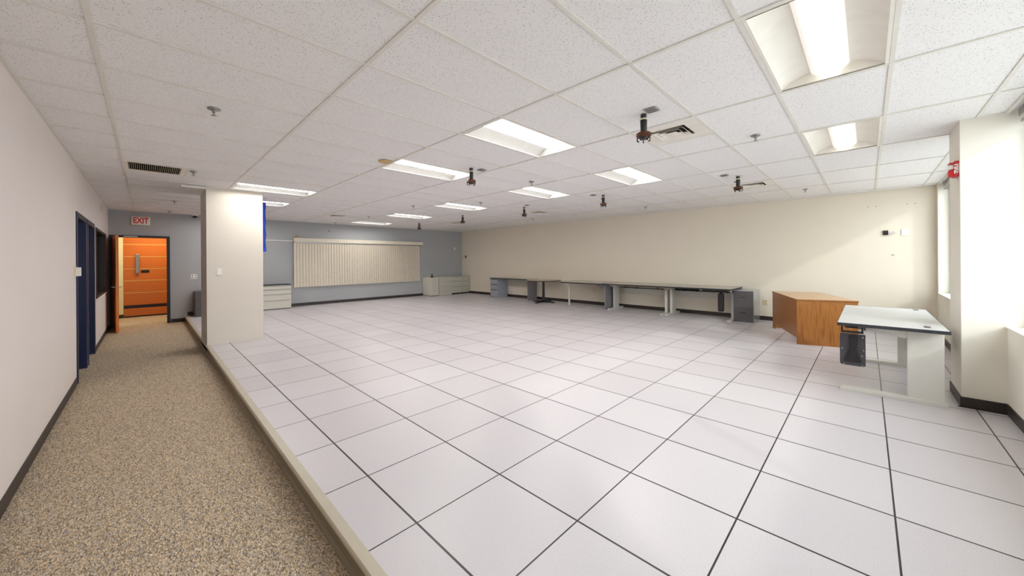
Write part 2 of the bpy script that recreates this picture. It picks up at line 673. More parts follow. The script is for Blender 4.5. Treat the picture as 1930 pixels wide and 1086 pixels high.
# baseboards
BH = 0.095
b = MB()
for y0, y1 in ((-1.0, D1[0] - 0.02), (D1[1] + 0.02, D2[0] - 0.02), (D2[1] + 0.02, YB)):
    b.box(XL, XL + 0.008, y0, y1, ZC, ZC + BH)
struct(b.build('baseboard_left', M['base']))
b = MB()
b.box(DX1 + 0.07, XP - 0.012, YB - 0.008, YB, ZC, ZC + BH)
b.box(XP + 0.04, XW, YB - 0.008, YB, 0, BH)
struct(b.build('baseboard_back', M['base']))
b = MB()
b.box(XW - 0.008, XW, YW, YB, 0, BH)
struct(b.build('baseboard_right', M['base']))
b = MB()
b.box(XP + 0.04, 5.352, YW, YW + 0.008, 0, BH)
b.box(5.352, 5.36, YW, -0.617, 0, BH)
b.box(5.36, 5.958, -0.625, -0.617, 0, BH)
b.box(5.95, 5.958, YW, -0.617, 0, BH)
b.box(5.958, XW, YW, YW + 0.008, 0, BH)
b.prism([(5.352, YW + .008), (5.336, YW + .008), (5.336, -0.605), (5.358, -0.601), (5.358, -0.617), (5.352, -0.617)], 'z', 0, 0.006)
struct(b.build('baseboard_front', M['base']))


# windows in the front wall
def window(n, x0, x1, mull, sill_name='window_sill'):
    root = struct(empty('window_%d' % n, (0, 0, 0)))
    f = MB()
    for xa, xb in [(x0, x0 + 0.045), (x1 - 0.045, x1)] + [(m - 0.025, m + 0.025) for m in mull]:
        f.box(xa, xb, YG - 0.035, YG + 0.025, ZS + 0.004, H)
    for za in (ZS + 0.004, H - 0.06):
        f.box(x0, x1, YG - 0.034, YG + 0.024, za, za + 0.05)
    f.build('window_frame', M['window_metal'], root)
    MB().box(x0 + 0.01, x1 - 0.01, YG - 0.006, YG, ZS + 0.01, H - 0.01).build('pane', M['glass'], root)
    MB().box(x0, x1, YG + 0.024, YW + 0.012, ZS - 0.0, ZS + 0.012).build(sill_name, M['white_paint'], root, bevel=0.003)
    return root


window(1, WB[0], WB[1], [])
window(2, WA[0], WA[1], [2.2])


def headrail(x0, x1, label):
    root = thing('window_blind', label, 'blind', ((x0 + x1) / 2, YW - 0.085, H - 0.105), 0, 'raised blinds at the window heads')
    L_ = (x1 - x0) / 2
    MB().box(-L_, L_, -0.03, 0.03, 0.045, 0.104).build('headrail', M['metal'], root, bevel=0.004)
    s = MB()
    for k in range(7):
        s.box(-L_ + 0.02, L_ - 0.02, -0.026, 0.026, 0.002 + k * 0.006, 0.005 + k * 0.006)
    s.build('slat_stack', M['white_plastic'], root)
    MB().box(-L_ + 0.02, L_ - 0.02, -0.022, 0.022, -0.012, 0.0).build('bottom_rail', M['metal'], root)


headrail(WB[0] + 0.03, WB[1] - 0.05, 'raised slatted blind under the ceiling in the far window bay beside the fire strobe')
headrail(WA[0] + 0.05, WA[1] - 0.05, 'raised slatted blind under the ceiling in the near window bay at the right photo edge')

# navy doors in the left wall
for n, (y0, y1) in ((1, D1), (2, D2)):
    root = struct(empty('door_%d' % n, (XL, (y0 + y1) / 2, ZC)))
    h = DZ - ZC
    yh = (y1 - y0) / 2
    f = MB()
    f.box(-0.13, 0.012, -yh - 0.04, -yh + 0.04, 0, h + 0.03)
    f.box(-0.13, 0.012, yh - 0.04, yh + 0.04, 0, h + 0.03)
    f.build('door_frame', M['navy'], root, bevel=0.002)
    MB().box(-0.13, 0.012, -yh + 0.04, yh - 0.04, h - 0.04, h + 0.03).build('door_head', M['frame_brown'], root, bevel=0.002)
    MB().box(-0.115, -0.07, -yh + 0.042, yh - 0.042, 0.01, h - 0.042).build('door_leaf', M['navy'], root, bevel=0.002)

# interior window in the left wall
root = struct(empty('window_3', (XL, (W3[0] + W3[1]) / 2, 0.77)))
yh = (W3[1] - W3[0]) / 2
hh = DZ - 0.77
f = MB()
f.box(-0.14, 0.012, -yh, -yh + 0.05, 0.0, hh)
f.box(-0.14, 0.012, yh - 0.05, yh, 0.0, hh)
f.box(-0.14, 0.012, -yh + 0.05, yh - 0.05, hh - 0.05, hh)
f.box(-0.14, 0.012, -yh + 0.05, yh - 0.05, 0.0, 0.045)
f.build('window_frame', M['frame_brown'], root, bevel=0.002)
MB().box(-0.08, -0.074, -yh + 0.05, yh - 0.05, 0.045, hh - 0.05).build('pane', M['glass'], root)
MB().box(-0.005, 0.02, -yh - 0.01, yh + 0.01, -0.014, 0.002).build('window_sill', M['white_paint'], root, bevel=0.002)
# dark room behind the interior window
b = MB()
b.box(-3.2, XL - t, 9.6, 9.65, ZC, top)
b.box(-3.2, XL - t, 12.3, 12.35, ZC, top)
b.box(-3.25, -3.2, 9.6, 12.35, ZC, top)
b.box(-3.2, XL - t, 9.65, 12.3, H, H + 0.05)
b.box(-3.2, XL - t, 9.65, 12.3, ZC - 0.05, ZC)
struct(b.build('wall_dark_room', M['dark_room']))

# back-wall door with its frame, open leaf
root = struct(empty('door_3', (0, 0, 0)))
f = MB()
f.box(DX0 - 0.05, DX0, YB - 0.035, YB + 0.14, ZC, DT + 0.05)
f.box(DX1, DX1 + 0.06, YB - 0.035, YB + 0.14, ZC, DT + 0.05)
f.box(DX0, DX1, YB - 0.035, YB + 0.14, DT, DT + 0.05)
f.build('door_frame', M['frame_dark'], root, bevel=0.003)
# leaf hinged at left jamb, swung into the corridor
hx, hy = DX0 - 0.005, YB - 0.04
ang = math.radians(-84.5)
Lf = Matrix.Translation((hx, hy, ZC)) @ Matrix.Rotation(ang, 4, 'Z')
leaf = MB().box(0.0, 0.97, 0.0, 0.045, 0.012, 2.18, Lf).build('door_leaf', M['door_wood'], root, bevel=0.002)
hb = MB()
for s in (-1, 1):
    y_in = 0.045 if s > 0 else 0.0
    hb.cyl(Lf @ Vector((0.90, y_in, 1.02)), Lf @ Vector((0.90, y_in + s * 0.055, 1.02)), 0.011, n=12)
    hb.cyl(Lf @ Vector((0.90, y_in + s * 0.05, 1.02)), Lf @ Vector((0.77, y_in + s * 0.05, 1.02)), 0.009, n=12)
    hb.box(0.87, 0.93, y_in - 0.003, y_in + 0.003, 0.94, 1.10, Lf)
hb.build('door_handle', M['metal'], leaf)
MB().box(0.02, 0.30, 0.045, 0.08, 2.08, 2.13, Lf).build('door_closer', M['dark_metal'], root, bevel=0.004)
dcl = MB().box(DX0 + 0.18, DX0 + 0.42, YB - 0.07, YB - 0.036, DT + 0.005, DT + 0.035)
dcl.build('closer_arm', M['metal'], root)

# lobby beyond
b = MB()
b.box(-2.7, -2.6, YB + 0.13, 15.3, ZC - 0.05, top)
b.box(2.6, 2.7, YB + 0.13, 15.3, ZC - 0.05, top)
b.box(-2.7, 2.7, 15.2, 15.3, ZC - 0.05, top)
b.box(-2.6, 2.6, YB + 0.13, 15.2, 2.55, 2.6)
b.box(-2.6, -0.47, 14.98, 15.2, ZC, 2.55)
struct(b.build('wall_lobby', M['lobby_wall']))
MB().box(-2.6, -0.47, 14.97, 14.98, ZC, ZC + 0.1).build('baseboard_lobby', M['base'])
bpy.data.objects['baseboard_lobby']['kind'] = 'structure'

lob = thing('wood_panel_wall', 'orange wood panelling with pale strips seen through the open doorway', 'wall panel', (0.3, 15.0, ZC))
zs = [0.25, 0.70, 1.05, 1.39, 1.74, 2.09, 2.44]
x0, x1 = -0.765, 1.2
bk = MB().box(x0, x1, 0.02, 0.19, 0.0, 2.6)
bk.build('backing', M['frame_dark'], lob)
for a, c in ((0.34, 0.70), (0.70, 1.05), (1.05, 1.39), (1.39, 1.74), (1.74, 2.09), (2.09, 2.42)):
    MB().box(x0, x1, 0.0, 0.03, a + 0.008, c - 0.008).build('panel', M['lobby_wood'], lob, bevel=0.002)
    MB().box(x0, x1, -0.004, 0.028, c - 0.008, c + 0.008).build('strip', M['brass'], lob)
MB().box(x0, x0 + 0.93, 0.0, 0.03, 0.04, 0.255).build('panel', M['lobby_wood'], lob, bevel=0.002)
MB().box(x0 + 0.945, x1, 0.0, 0.03, 0.04, 0.255).build('panel', M['lobby_wood'], lob, bevel=0.002)
hx0 = -0.525
hbar = MB().box(hx0, hx0 + 0.075, -0.06, -0.02, 1.264, 1.814)
hbar.box(hx0 + 0.02, hx0 + 0.05, -0.02, 0.0, 1.30, 1.35).box(hx0 + 0.02, hx0 + 0.05, -0.02, 0.0, 1.72, 1.77)
hbar.build('pull_handle', M['metal'], lob, bevel=0.006)
MB().box(-0.42, -0.25, -0.006, 0.0, 1.27, 1.35).build('slot_plate', M['dark_metal'], lob, bevel=0.002)

lamp_d = bpy.data.lights.new('lobby_lamp', 'AREA')
lamp_d.shape = 'RECTANGLE'
lamp_d.size = 1.2
lamp_d.size_y = 0.3
lamp_d.energy = 15
lamp_d.color = (1.0, 0.80, 0.50)
lamp = bpy.data.objects.new('lobby_lamp', lamp_d)
col.objects.link(lamp)
lamp.location = (0.2, 14.2, 2.53)


# ================================================================== CEILING ITEMS
# troffers: recessed housing with curved reflectors and a central lens
def make_troffer():
    root = thing('ceiling_light', 'x', 'ceiling light', (0, 0, 0), 0, 'recessed fluorescent ceiling lights')
    lx, ly = T, T / 2
    e = 0.013
    f = MB()
    f.box(-lx + e, lx - e, -ly + e, -ly + e + 0.018, 0.0, 0.006)
    f.box(-lx + e, lx - e, ly - e - 0.018, ly - e, 0.0, 0.006)
    f.box(-lx + e, -lx + e + 0.018, -ly + e + 0.018, ly - e - 0.018, 0.0, 0.006)
    f.box(lx - e - 0.018, lx - e, -ly + e + 0.018, ly - e - 0.018, 0.0, 0.006)
    f.build('frame', M['housing'], root)
    yo, yi = ly - e - 0.018, 0.105
    for s in (-1, 1):
        r = MB()
        n = 8
        pts = []
        for k in range(n + 1):
            a = k / n
            y = yo + (yi - yo) * a
            z = 0.004 + 0.074 * math.sin(a * math.pi / 2) ** 0.8
            pts.append((y * s, z))
        outer = [(p[0], p[1] + 0.008) for p in pts][::-1]
        r.prism(pts + outer, 'x', -lx + e + 0.018, lx - e - 0.018)
        r.build('reflector', M['reflector'], root, smooth=True)
    for s in (-1, 1):
        ep = MB()
        xa = s * (lx - e - 0.018)
        ep.box(min(xa, xa + s * 0.01), max(xa, xa + s * 0.01), -yo, yo, 0.0, 0.125)
        ep.build('end_plate', M['reflector'], root)
    ln = MB()
    n = 12
    pts = []
    for k in range(n + 1):
        a = math.pi * k / n
        pts.append((0.105 * math.cos(a), 0.080 - 0.046 * math.sin(a)))
    ln.prism(pts, 'x', -lx + e + 0.03, lx - e - 0.03)
    ln.build('lens', M['lens'], root, smooth=True)
    bx = MB()
    bx.box(-lx + e, lx - e, -ly + e, ly - e, 0.128, 0.14)
    bx.build('housing', M['housing'], root)
    return root


LABELS = {
    (4, -1): 'large lit ceiling light above the room centre, upper left of the nearest pendant device',
    (4, 2): 'lit ceiling light with the small tan disc at its left corner',
    (2, 7): 'long lit ceiling light just above and right of the white column top',
    (2, 10): 'ceiling light half hidden behind the white column beside the blue banner',
    (8, -1): 'lit ceiling light right of centre, left of the rightmost pendant',
    (8, 2): 'lit ceiling light right of the second pendant, above the middle of the long cream wall',
    (8, 6): 'lit ceiling light directly above the small black pendant near the far corner',
    (8, 10): 'lit ceiling light above the right half of the vertical blinds, next before the last',
    (8, 14): 'farthest lit ceiling light close to the blue-grey wall above the blinds',
    (2, 14): 'added unseen ceiling light behind the white column, brightening the blue-grey exit wall',  # unseen light, added to brighten the exit wall
    (4, -5): 'huge ceiling light cut by the top edge of the photo at right',
    (8, -5): 'ceiling light with soft glow above the pale desk, behind the edge-cut light',
}
proto = make_troffer()
for k, (i, j) in enumerate(LIGHTS):
    loc = (cxx(i) + T, cyy(j) + T / 2, H)
    if k == 0:
        proto.location = loc
        proto['label'] = LABELS[(i, j)]
    else:
        o = dup(proto, loc, 0, LABELS[(i, j)])
        if j == -5:                     # row by the windows is dimmed
            for ch in o.children:
                if ch.name.startswith('lens'):
                    ch.data = ch.data.copy()
                    ch.data.materials[0] = M['lens_dim']
                if ch.name.startswith('reflector') or ch.name.startswith('end_plate'):  # white copy where the lens glow is weaker
                    ch.data = ch.data.copy()
                    ch.data.materials[0] = M['housing']

# return grille
g = thing('return_grille', 'dark slotted return air grille in the ceiling above the carpeted corridor', 'vent', (cxx(0) + T / 2, cyy(6) + T / 2, H))
q = T / 2 - 0.013
f = MB()
f.box(-q, q, -q, -q + 0.035, -0.002, 0.006)
f.box(-q, q, q - 0.035, q, -0.002, 0.006)
f.box(-q, -q + 0.03, -q + 0.035, q - 0.035, -0.002, 0.006)
f.box(q - 0.05, q, -q + 0.035, q - 0.035, -0.002, 0.006)
f.build('frame', M['housing'], g)
s_ = MB()
for k in range(27):
    x = -q + 0.03 + (2 * q - 0.08) * (k + 0.5) / 27
    s_.box(x - 0.0016, x + 0.0016, -q + 0.035, q - 0.035, 0.0, 0.010)
s_.build('louvre_grid', M['ivory'], g)
d_ = MB()
d_.box(-q, q, -q, q, 0.25, 0.26)
d_.box(-q, -q + 0.01, -q, q, 0.006, 0.25).box(q - 0.01, q, -q, q, 0.006, 0.25)
d_.box(-q, q, -q, -q + 0.01, 0.006, 0.25).box(-q, q, q - 0.01, q, 0.006, 0.25)
d_.build('duct', M['grille_dark'], g)


def make_diffuser():
    root = thing('air_diffuser', 'x', 'vent', (0, 0, 0), 0, 'square ceiling air diffusers')
    q = T / 2 - 0.013
    h1 = 0.165
    f = MB()
    f.box(-q, q, -q, -h1, 0, 0.006).box(-q, q, h1, q, 0, 0.006)
    f.box(-q, -h1, -h1, h1, 0, 0.006).box(h1, q, -h1, h1, 0, 0.006)
    f.build('face_plate', M['housing'], root)
    for k, (ro, ri) in enumerate(((0.148, 0.112), (0.100, 0.066), (0.054, 0.0))):
        r = MB()
        zo, zi = -0.012, 0.016
        if ri:
            for s in (0, 1, 2, 3):
                R_ = Matrix.Rotation(s * math.pi / 2, 4, 'Z')
                P = [R_ @ Vector(v) for v in ((-ro, -ro, zo), (ro, -ro, zo), (ri, -ri, zi), (-ri, -ri, zi))]
                P2 = [v + Vector((0, 0, 0.003)) for v in P]
                r.quad(*P)
                r.quad(*P2[::-1])
        else:
            r.box(-ro, ro, -ro, ro, zo, zo + 0.004)
        r.build('louvre', M['housing'], root)
    MB().box(-h1, h1, -h1, h1, 0.05, 0.055).build('duct', M['grille_dark'], root)
    return root


dl = ['square air diffuser in the ceiling right beside the nearest pendant device',
      'square air diffuser in the ceiling beside the pendant nearest the long cream wall',
      'thin-looking air diffuser in the ceiling right of the small pendant above the desks',
      'far air diffuser near the ceiling corner above the cabinets',
      'far air diffuser above the left half of the vertical blinds']
pd = make_diffuser()
for k, (i, j) in enumerate(DIFF):
    loc = (cxx(i) + T / 2, cyy(j) + T / 2, H)
    if k == 0:
        pd.location = loc
        pd['label'] = dl[0]
    else:
        dup(pd, loc, 0, dl[k])


# pendants
def make_pendant():
    root = thing('ceiling_pendant', 'x', 'pendant device', (0, 0, 0), 0, 'black pendant devices hanging from the ceiling')
    MB().lathe([(0.026, 0), (0.026, -0.02), (0.021, -0.028), (0.021, -0.034)]).build('cap', M['black'], root, smooth=True)
    MB().lathe([(0.031, -0.034), (0.033, -0.040), (0.031, -0.046)]).build('ring', M['ivory'], root, smooth=True)
    c = MB().lathe([(0.028, -0.046), (0.029, -0.06), (0.027, -0.145), (0.024, -0.150)])
    c.cyl((0.02, 0, -0.075), (0.052, 0.01, -0.085), 0.008, n=10)
    c.build('stem', M['black'], root, smooth=True)
    MB().lathe([(0.024, -0.150), (0.050, -0.156), (0.064, -0.166), (0.064, -0.188), (0.052, -0.197), (0.02, -0.199)]).build('collar', M['copper'], root, smooth=True)
    for k in range(5):
        a = 0.5 + 2 * math.pi * k / 5
        c_, s__ = math.cos(a), math.sin(a)
        p = MB()
        p.tube([(0.048 * c_, 0.048 * s__, -0.190), (0.058 * c_, 0.058 * s__, -0.205), (0.056 * c_, 0.056 * s__, -0.222), (0.042 * c_, 0.042 * s__, -0.232)], 0.006)
        p.build('claw', M['dark_metal'], root, smooth=True)
    MB().lathe([(0.040, -0.199), (0.036, -0.212), (0.012, -0.216)]).build('socket', M['black'], root, smooth=True)
    return root


pend = [((3.095, 1.406), 'nearest and largest black pendant with copper-brown clawed collar'),
        ((3.169, 3.919), 'black clawed pendant hanging at the right end of the light with the tan disc'),
        ((6.467, 1.427), 'black clawed pendant farthest right, near the top of the long cream wall'),
        ((6.354, 3.723), 'small black clawed pendant hanging above the paired white desks'),
        ((6.407, 5.906), 'small dark pendant beside a thin diffuser above the gap between desks'),
        ((6.249, 8.121), 'tiny black pendant nearest the meeting of blue-grey and cream walls'),
        ((6.389, 10.668), 'tiny dark pendant hanging above the right end of the blind valance')]
pp = make_pendant()
for k, ((x, y), lb) in enumerate(pend):
    if k == 0:
        pp.location = (x, y, H)
        pp['label'] = lb
    else:
        dup(pp, (x, y, H), 0.9 * k, lb)

plates = [((3.04, 1.31), 'grey square ceiling plate just above the nearest pendant'),
          ((3.33, 3.88), 'brownish ceiling plate right of the pendant by the tan disc light'),
          ((6.228, 1.558), 'small grey ceiling plate left of the rightmost pendant'),
          ((6.206, 3.861), 'small grey ceiling plate left of the pendant above the white desks'),
          ((6.206, 5.636), 'thin grey ceiling plate above the small pendant over the gap between desks')]
for k, ((x, y), lb) in enumerate(plates):
    p = thing('ceiling_plate', lb, 'ceiling plate', (x, y, H), 0, 'small square plates beside the pendants')
    MB().box(-0.052, 0.052, -0.052, 0.052, -0.005, 0.0).build('plate', M['plate_grey'], p, bevel=0.002)
    f = MB()
    for a in (-0.03, 0.0, 0.03):
        f.box(a - 0.004, a + 0.004, -0.036, 0.036, -0.0065, -0.0049)
    f.build('slot', M['dark_metal'], p)


def make_sprinkler():
    root = thing('sprinkler', 'x', 'sprinkler', (0, 0, 0), 0, 'fire sprinkler heads on the ceiling')
    MB().lathe([(0.044, 0.0), (0.042, -0.005), (0.028, -0.009), (0.016, -0.012)]).build('escutcheon', M['metal'], root, smooth=True)
    MB().lathe([(0.012, -0.012), (0.012, -0.030), (0.006, -0.034), (0.005, -0.05)]).build('body', M['metal'], root, smooth=True)
    MB().lathe([(0.020, -0.05), (0.021, -0.053), (0.006, -0.055)]).build('deflector', M['metal'], root, smooth=True)
    return root


spk = [((0.398, 3.882), 'sprinkler head nearest the camera at upper left, above the corridor edge'),
       ((4.454, 0.822), 'sprinkler head right of the large diffuser, below the cut-off ceiling light'),
       ((8.584, 0.81), 'far sprinkler head close to the long cream wall at right'),
       ((4.416, 3.901), 'sprinkler head left of the second row light above the long cream wall'),
       ((5.172, 6.072), 'sprinkler head between the two lights near the clawed pendants at centre'),
       ((4.33, 7.48), 'sprinkler head left of the light above the small black pendant'),
       ((4.43, 10.094), 'sprinkler head above the farthest light near the blue-grey wall'),
       ((0.468, 6.757), 'sprinkler head beside the right end of the return grille'),
       ((0.408, 10.217), 'sprinkler head over the corridor before the exit sign'),
       ((0.398, 12.3), 'sprinkler head nearest the wall with the exit sign'),
       ((4.355, 12.468), 'sprinkler head right against the blue-grey wall above the blinds'),
       ((8.525, 3.836), 'sprinkler head close to the cream wall above the paired desks'),
       ((8.428, 7.391), 'sprinkler head close to the cream wall above the round table')]
sp0 = make_sprinkler()
for k, ((x, y), lb) in enumerate(spk):
    if k == 0:
        sp0.location = (x, y, H)
        sp0['label'] = lb
    else:
        dup(sp0, (x, y, H), 0, lb)

d = thing('ceiling_disc', 'flat tan disc on the ceiling at the left corner of a lit light', 'cover plate', (2.15, 4.40, H))
MB().lathe([(0.085, 0), (0.085, -0.006), (0.078, -0.010), (0.0201, -0.011)], n=32).build('disc', M['tan'], d, smooth=True)
MB().cyl((0, 0, -0.011), (0, 0, -0.013), 0.008).build('screw', M['metal'], d)

f = tag(MB().prism([(0.40, 7.98), (0.709, 7.98), (0.709, 8.93)], 'z', H - 0.03, H - 0.001).build('ceiling_filler', M['white_plastic'], bevel=0.002),
        'white triangular filler board on the ceiling against the column', 'filler board')

dc = thing('dome_camera', 'small black dome camera on the ceiling left of the column by the exit wall', 'camera', (0.905, 12.74, H))
MB().lathe([(0.065, 0), (0.065, -0.02), (0.055, -0.035), (0.05, -0.036)]).build('base', M['white_plastic'], dc, smooth=True)
MB().lathe([(0.052, -0.036), (0.050, -0.055), (0.038, -0.078), (0.018, -0.09), (0.004, -0.093)]).build('dome', M['black'], dc, smooth=True)

# ================================================================== WALL ITEMS
# exit sign
es = thing('exit_sign', 'white exit sign with red letters above the open doorway', 'sign', (-0.10, YB, 2.45))
MB().box(-0.165, 0.165, -0.05, 0.0, -0.10, 0.10).build('housing', M['ivory'], es, bevel=0.004)
MB().box(-0.155, 0.155, -0.054, -0.05, -0.09, 0.09).build('face', M['white_plastic'], es)
text_mesh('lettering', 'EXIT', 0.2, M['red_text'], es, Matrix.Translation((0.0, -0.056, 0.0)) @ Matrix.Rotation(math.pi / 2, 4, 'X'), sx=0.66)


def wall_plate(name, label, cat, loc, rz, w=0.075, h=0.12, m='ivory', kind='outlet', group=None, d=0.008):
    """plate in local xz, facing -y"""
    root = thing(name, label, cat, loc, rz, group)
    MB().box(-w / 2, w / 2, -d, 0, -h / 2, h / 2).build('plate', M[m], root, bevel=0.002)
    if kind == 'outlet':
        for s in (-1, 1):
            MB().box(-0.017, 0.017, -d - 0.003, -d, s * 0.026 - 0.015, s * 0.026 + 0.015).build('socket', M['tan'] if m == 'ivory' else M['ivory'], root, bevel=0.002)
    elif kind == 'switch':
        MB().box(-0.016, 0.016, -d - 0.004, -d, -0.032, 0.032).build('rocker', M['white_plastic'], root, bevel=0.002)
    elif kind == 'double':
        for s in (-1, 1):
            for s2 in (-1, 1):
                MB().box(s * 0.03 - 0.015, s * 0.03 + 0.015, -d - 0.003, -d, s2 * 0.026 - 0.015, s2 * 0.026 + 0.015).build('socket', M['plate_grey'], root, bevel=0.002)
    elif kind == 'knob':
        MB().lathe([(0.018, 0), (0.016, 0.012), (0.004, 0.014)]).build('button', M['plate_grey'], root)
        root.children[-1].rotation_euler = (math.pi / 2, 0, 0)
        root.children[-1].location = (0, -d, 0)
    return root


RW = -math.pi / 2     # plates on the cream wall (face -x): local -y -> world -x
wall_plate('wall_outlet', 'white double outlet plate on the blue-grey wall right of the doorway', 'outlet', (0.887, YB, 1.033), 0, 0.125, 0.12, 'white_plastic', 'double')
wall_plate('wall_outlet', 'ivory outlet on the cream wall between charcoal cabinet and wooden desk', 'outlet', (XW, 1.643, 0.41), RW, 0.09, 0.12)
wall_plate('wall_outlet', 'ivory outlet low on the cream wall under the desk with the slim post leg', 'outlet', (XW, 6.13, 0.44), RW)
wall_plate('light_switch', 'pale light switch on the front of the white column', 'switch', (0.876, 7.9975, 1.247), 0, 0.07, 0.115, 'white_plastic', 'switch')
wall_plate('wall_plate', 'black square plate on the cream wall, left of two pale plates', 'wall plate', (XW, -0.253, 1.876), RW, 0.07, 0.085, 'black', 'none', None, 0.02)
wall_plate('wall_plate', 'white wall plate with a round button beside the black square plate', 'wall plate', (XW, -0.36, 1.877), RW, 0.085, 0.12, 'white_plastic', 'knob', None, 0.012)
wall_plate('wall_plate', 'plain white wall plate at right of the plate with round button', 'wall plate', (XW, -0.50, 1.872), RW, 0.085, 0.12, 'white_plastic', 'none', None, 0.012)
wall_plate('wall_button', 'tiny pale knob on the cream wall below the white button plate', 'wall knob', (XW, -0.355, 1.451), RW, 0.03, 0.03, 'white_plastic', 'knob', None, 0.006)
wall_plate('wall_thermostat', 'small brown thermostat on the cream wall next to the blue-grey corner', 'thermostat', (XW, 12.6, 1.573), RW, 0.06, 0.11, 'copper', 'none', None, 0.02)
wall_plate('wall_sensor', 'white upright box on the blue-grey wall right of the blinds', 'sensor', (9.434, YB, 1.933), 0, 0.07, 0.13, 'white_plastic', 'none', None, 0.03)
wall_plate('wall_sensor', 'tiny pale round sensor high on the blue-grey wall above the blinds', 'sensor', (4.304, YB, 2.438), 0, 0.07, 0.07, 'plate_grey', 'knob', None, 0.02)
wall_plate('wall_thermostat', 'small tan device on the blue-grey wall just right of the column', 'thermostat', (2.42, YB, 1.53), 0, 0.07, 0.12, 'tan', 'none', None, 0.03)
th = wall_plate('wall_thermostat', 'white boxy thermostat on the left wall before the first navy door', 'thermostat', (XL, 7.10, 1.30), math.pi / 2, 0.10, 0.13, 'ivory', 'none', None, 0.014)
MB().box(-0.042, 0.042, -0.055, -0.014, -0.055, 0.055).build('cover', M['white_plastic'], th, bevel=0.004)
wall_plate('wall_sounder', 'small off-white box high on the left wall above the dark interior window', 'sounder', (XL, 10.9, 2.50), math.pi / 2, 0.09, 0.12, 'ivory', 'none', None, 0.02)
for k, (y, lb) in enumerate(((-0.018, 'leftmost'), (-0.128, 'second from left'), (-0.535, 'third from left'), (-0.633, 'rightmost'))):
    tag(MB().cyl((XW - 0.006, y, 2.393), (XW, y, 2.393), 0.009, n=12).build('wall_anchor', M['plate_grey']),
        lb + ' tiny grey wall anchor high on the cream wall above the plates', 'wall anchor', 'four wall anchors high on the cream wall')

# fire strobe on the pier
fs = thing('fire_strobe', 'red fire alarm strobe high on the side of the white pier at right', 'fire alarm', (5.455, -0.625, 2.245))
MB().box(-0.06, 0.06, 0.0, 0.028, -0.075, 0.075).build('back_box', M['red'], fs, bevel=0.004)
MB().prism([(-0.05, 0.028), (0.05, 0.028), (0.038, 0.062), (-0.038, 0.062)], 'z', -0.07, -0.005).build('horn', M['red'], fs, bevel=0.006)
MB().prism([(-0.035, 0.028), (0.035, 0.028), (0.02, 0.058), (-0.02, 0.058)], 'z', 0.0, 0.05).build('strobe_lens', M['white_plastic'], fs, bevel=0.006)
MB().box(-0.05, 0.05, 0.028, 0.06, 0.052, 0.066).build('hood', M['red'], fs, bevel=0.003)
text_mesh('lettering', 'FIRE', 0.05, M['white_plastic'], fs,
          Matrix.Translation((-0.0615, 0.014, 0.0)) @ Matrix.Rotation(-math.pi / 2, 4, 'Z') @ Matrix.Rotation(math.pi / 2, 4, 'X') @ Matrix.Rotation(-math.pi / 2, 4, 'Z'), 0.0008, sx=1.0)

# banner behind the column
bn = MB()
NB = 24
pts_f = []
for k in range(NB + 1):
    z = 2.64 - (2.64 - 1.62) * k / NB
    wv = 0.010 * math.sin(k * 0.9)
    pts_f.append((1.40, 1.742 + wv * 0.8, 8.93 + wv, z))
for a, c in zip(pts_f, pts_f[1:]):
    bn.quad((a[0], a[2], a[3]), (a[1], a[2], a[3]), (c[1], c[2], c[3]), (c[0], c[2], c[3]))
    bn.quad((a[0], a[2] + 0.004, a[3]), (c[0], c[2] + 0.004, c[3]), (c[1], c[2] + 0.004, c[3]), (a[1], a[2] + 0.004, a[3]))
    bn.quad((a[1], a[2], a[3]), (a[1], a[2] + 0.004, a[3]), (c[1], c[2] + 0.004, c[3]), (c[1], c[2], c[3]))
bn2 = bn.build('banner', M['banner'])
tag(bn2, 'bright blue cloth banner hanging behind the right edge of the white column', 'banner')

# conduit along blue wall
cd = MB().box(1.6, 3.2, YB - 0.022, YB, 2.055, 2.078).build('wall_raceway', M['white_plastic'])
tag(cd, 'thin white cable raceway on the blue-grey wall leading to the blind valance', 'raceway')
bl = thing('wall_lamp', 'small pale dome fixture sitting on the left end of the blind valance', 'dome fixture', (3.35, YB - 0.06, 2.165))
MB().lathe([(0.06, 0), (0.06, 0.02), (0.045, 0.05), (0.02, 0.07), (0.002, 0.075)]).build('dome', M['tan'], bl, smooth=True)
MB().box(-0.02, 0.02, 0.04, 0.06, 0.0, 0.03).build('bracket', M['ivory'], bl)

# vertical blind
vb = thing('vertical_blind', 'wide closed cream vertical blind on the blue-grey wall', 'blind', (3.225, YB, 0.60))
LV = 7.816 - 3.225
MB().box(0, LV, -0.13, 0.0, 1.44, 1.56).build('valance', M['valance'], vb, bevel=0.003)
MB().box(0.02, LV - 0.02, -0.085, -0.045, 1.405, 1.44).build('headrail', M['metal'], vb)
nv = 52
span = (7.69 - 3.235) / nv
for k in range(nv):
    x = 0.01 + span * (k + 0.5)
    a = math.radians(8 + 7 * random.random())
    w = 0.0445
    R_ = Matrix.Translation((x, -0.065, 0)) @ Matrix.Rotation(a, 4, 'Z')
    MB().box(-w, w, -0.001, 0.001, 0.0 + 0.002 * (k % 3), 1.405, R_).build('vane', M['blind'], vb)
MB().tube([(0.04, -0.10, 1.44), (0.04, -0.10, 0.5), (0.045, -0.10, 0.42)], 0.003, 6).build('cord', M['white_plastic'], vb)


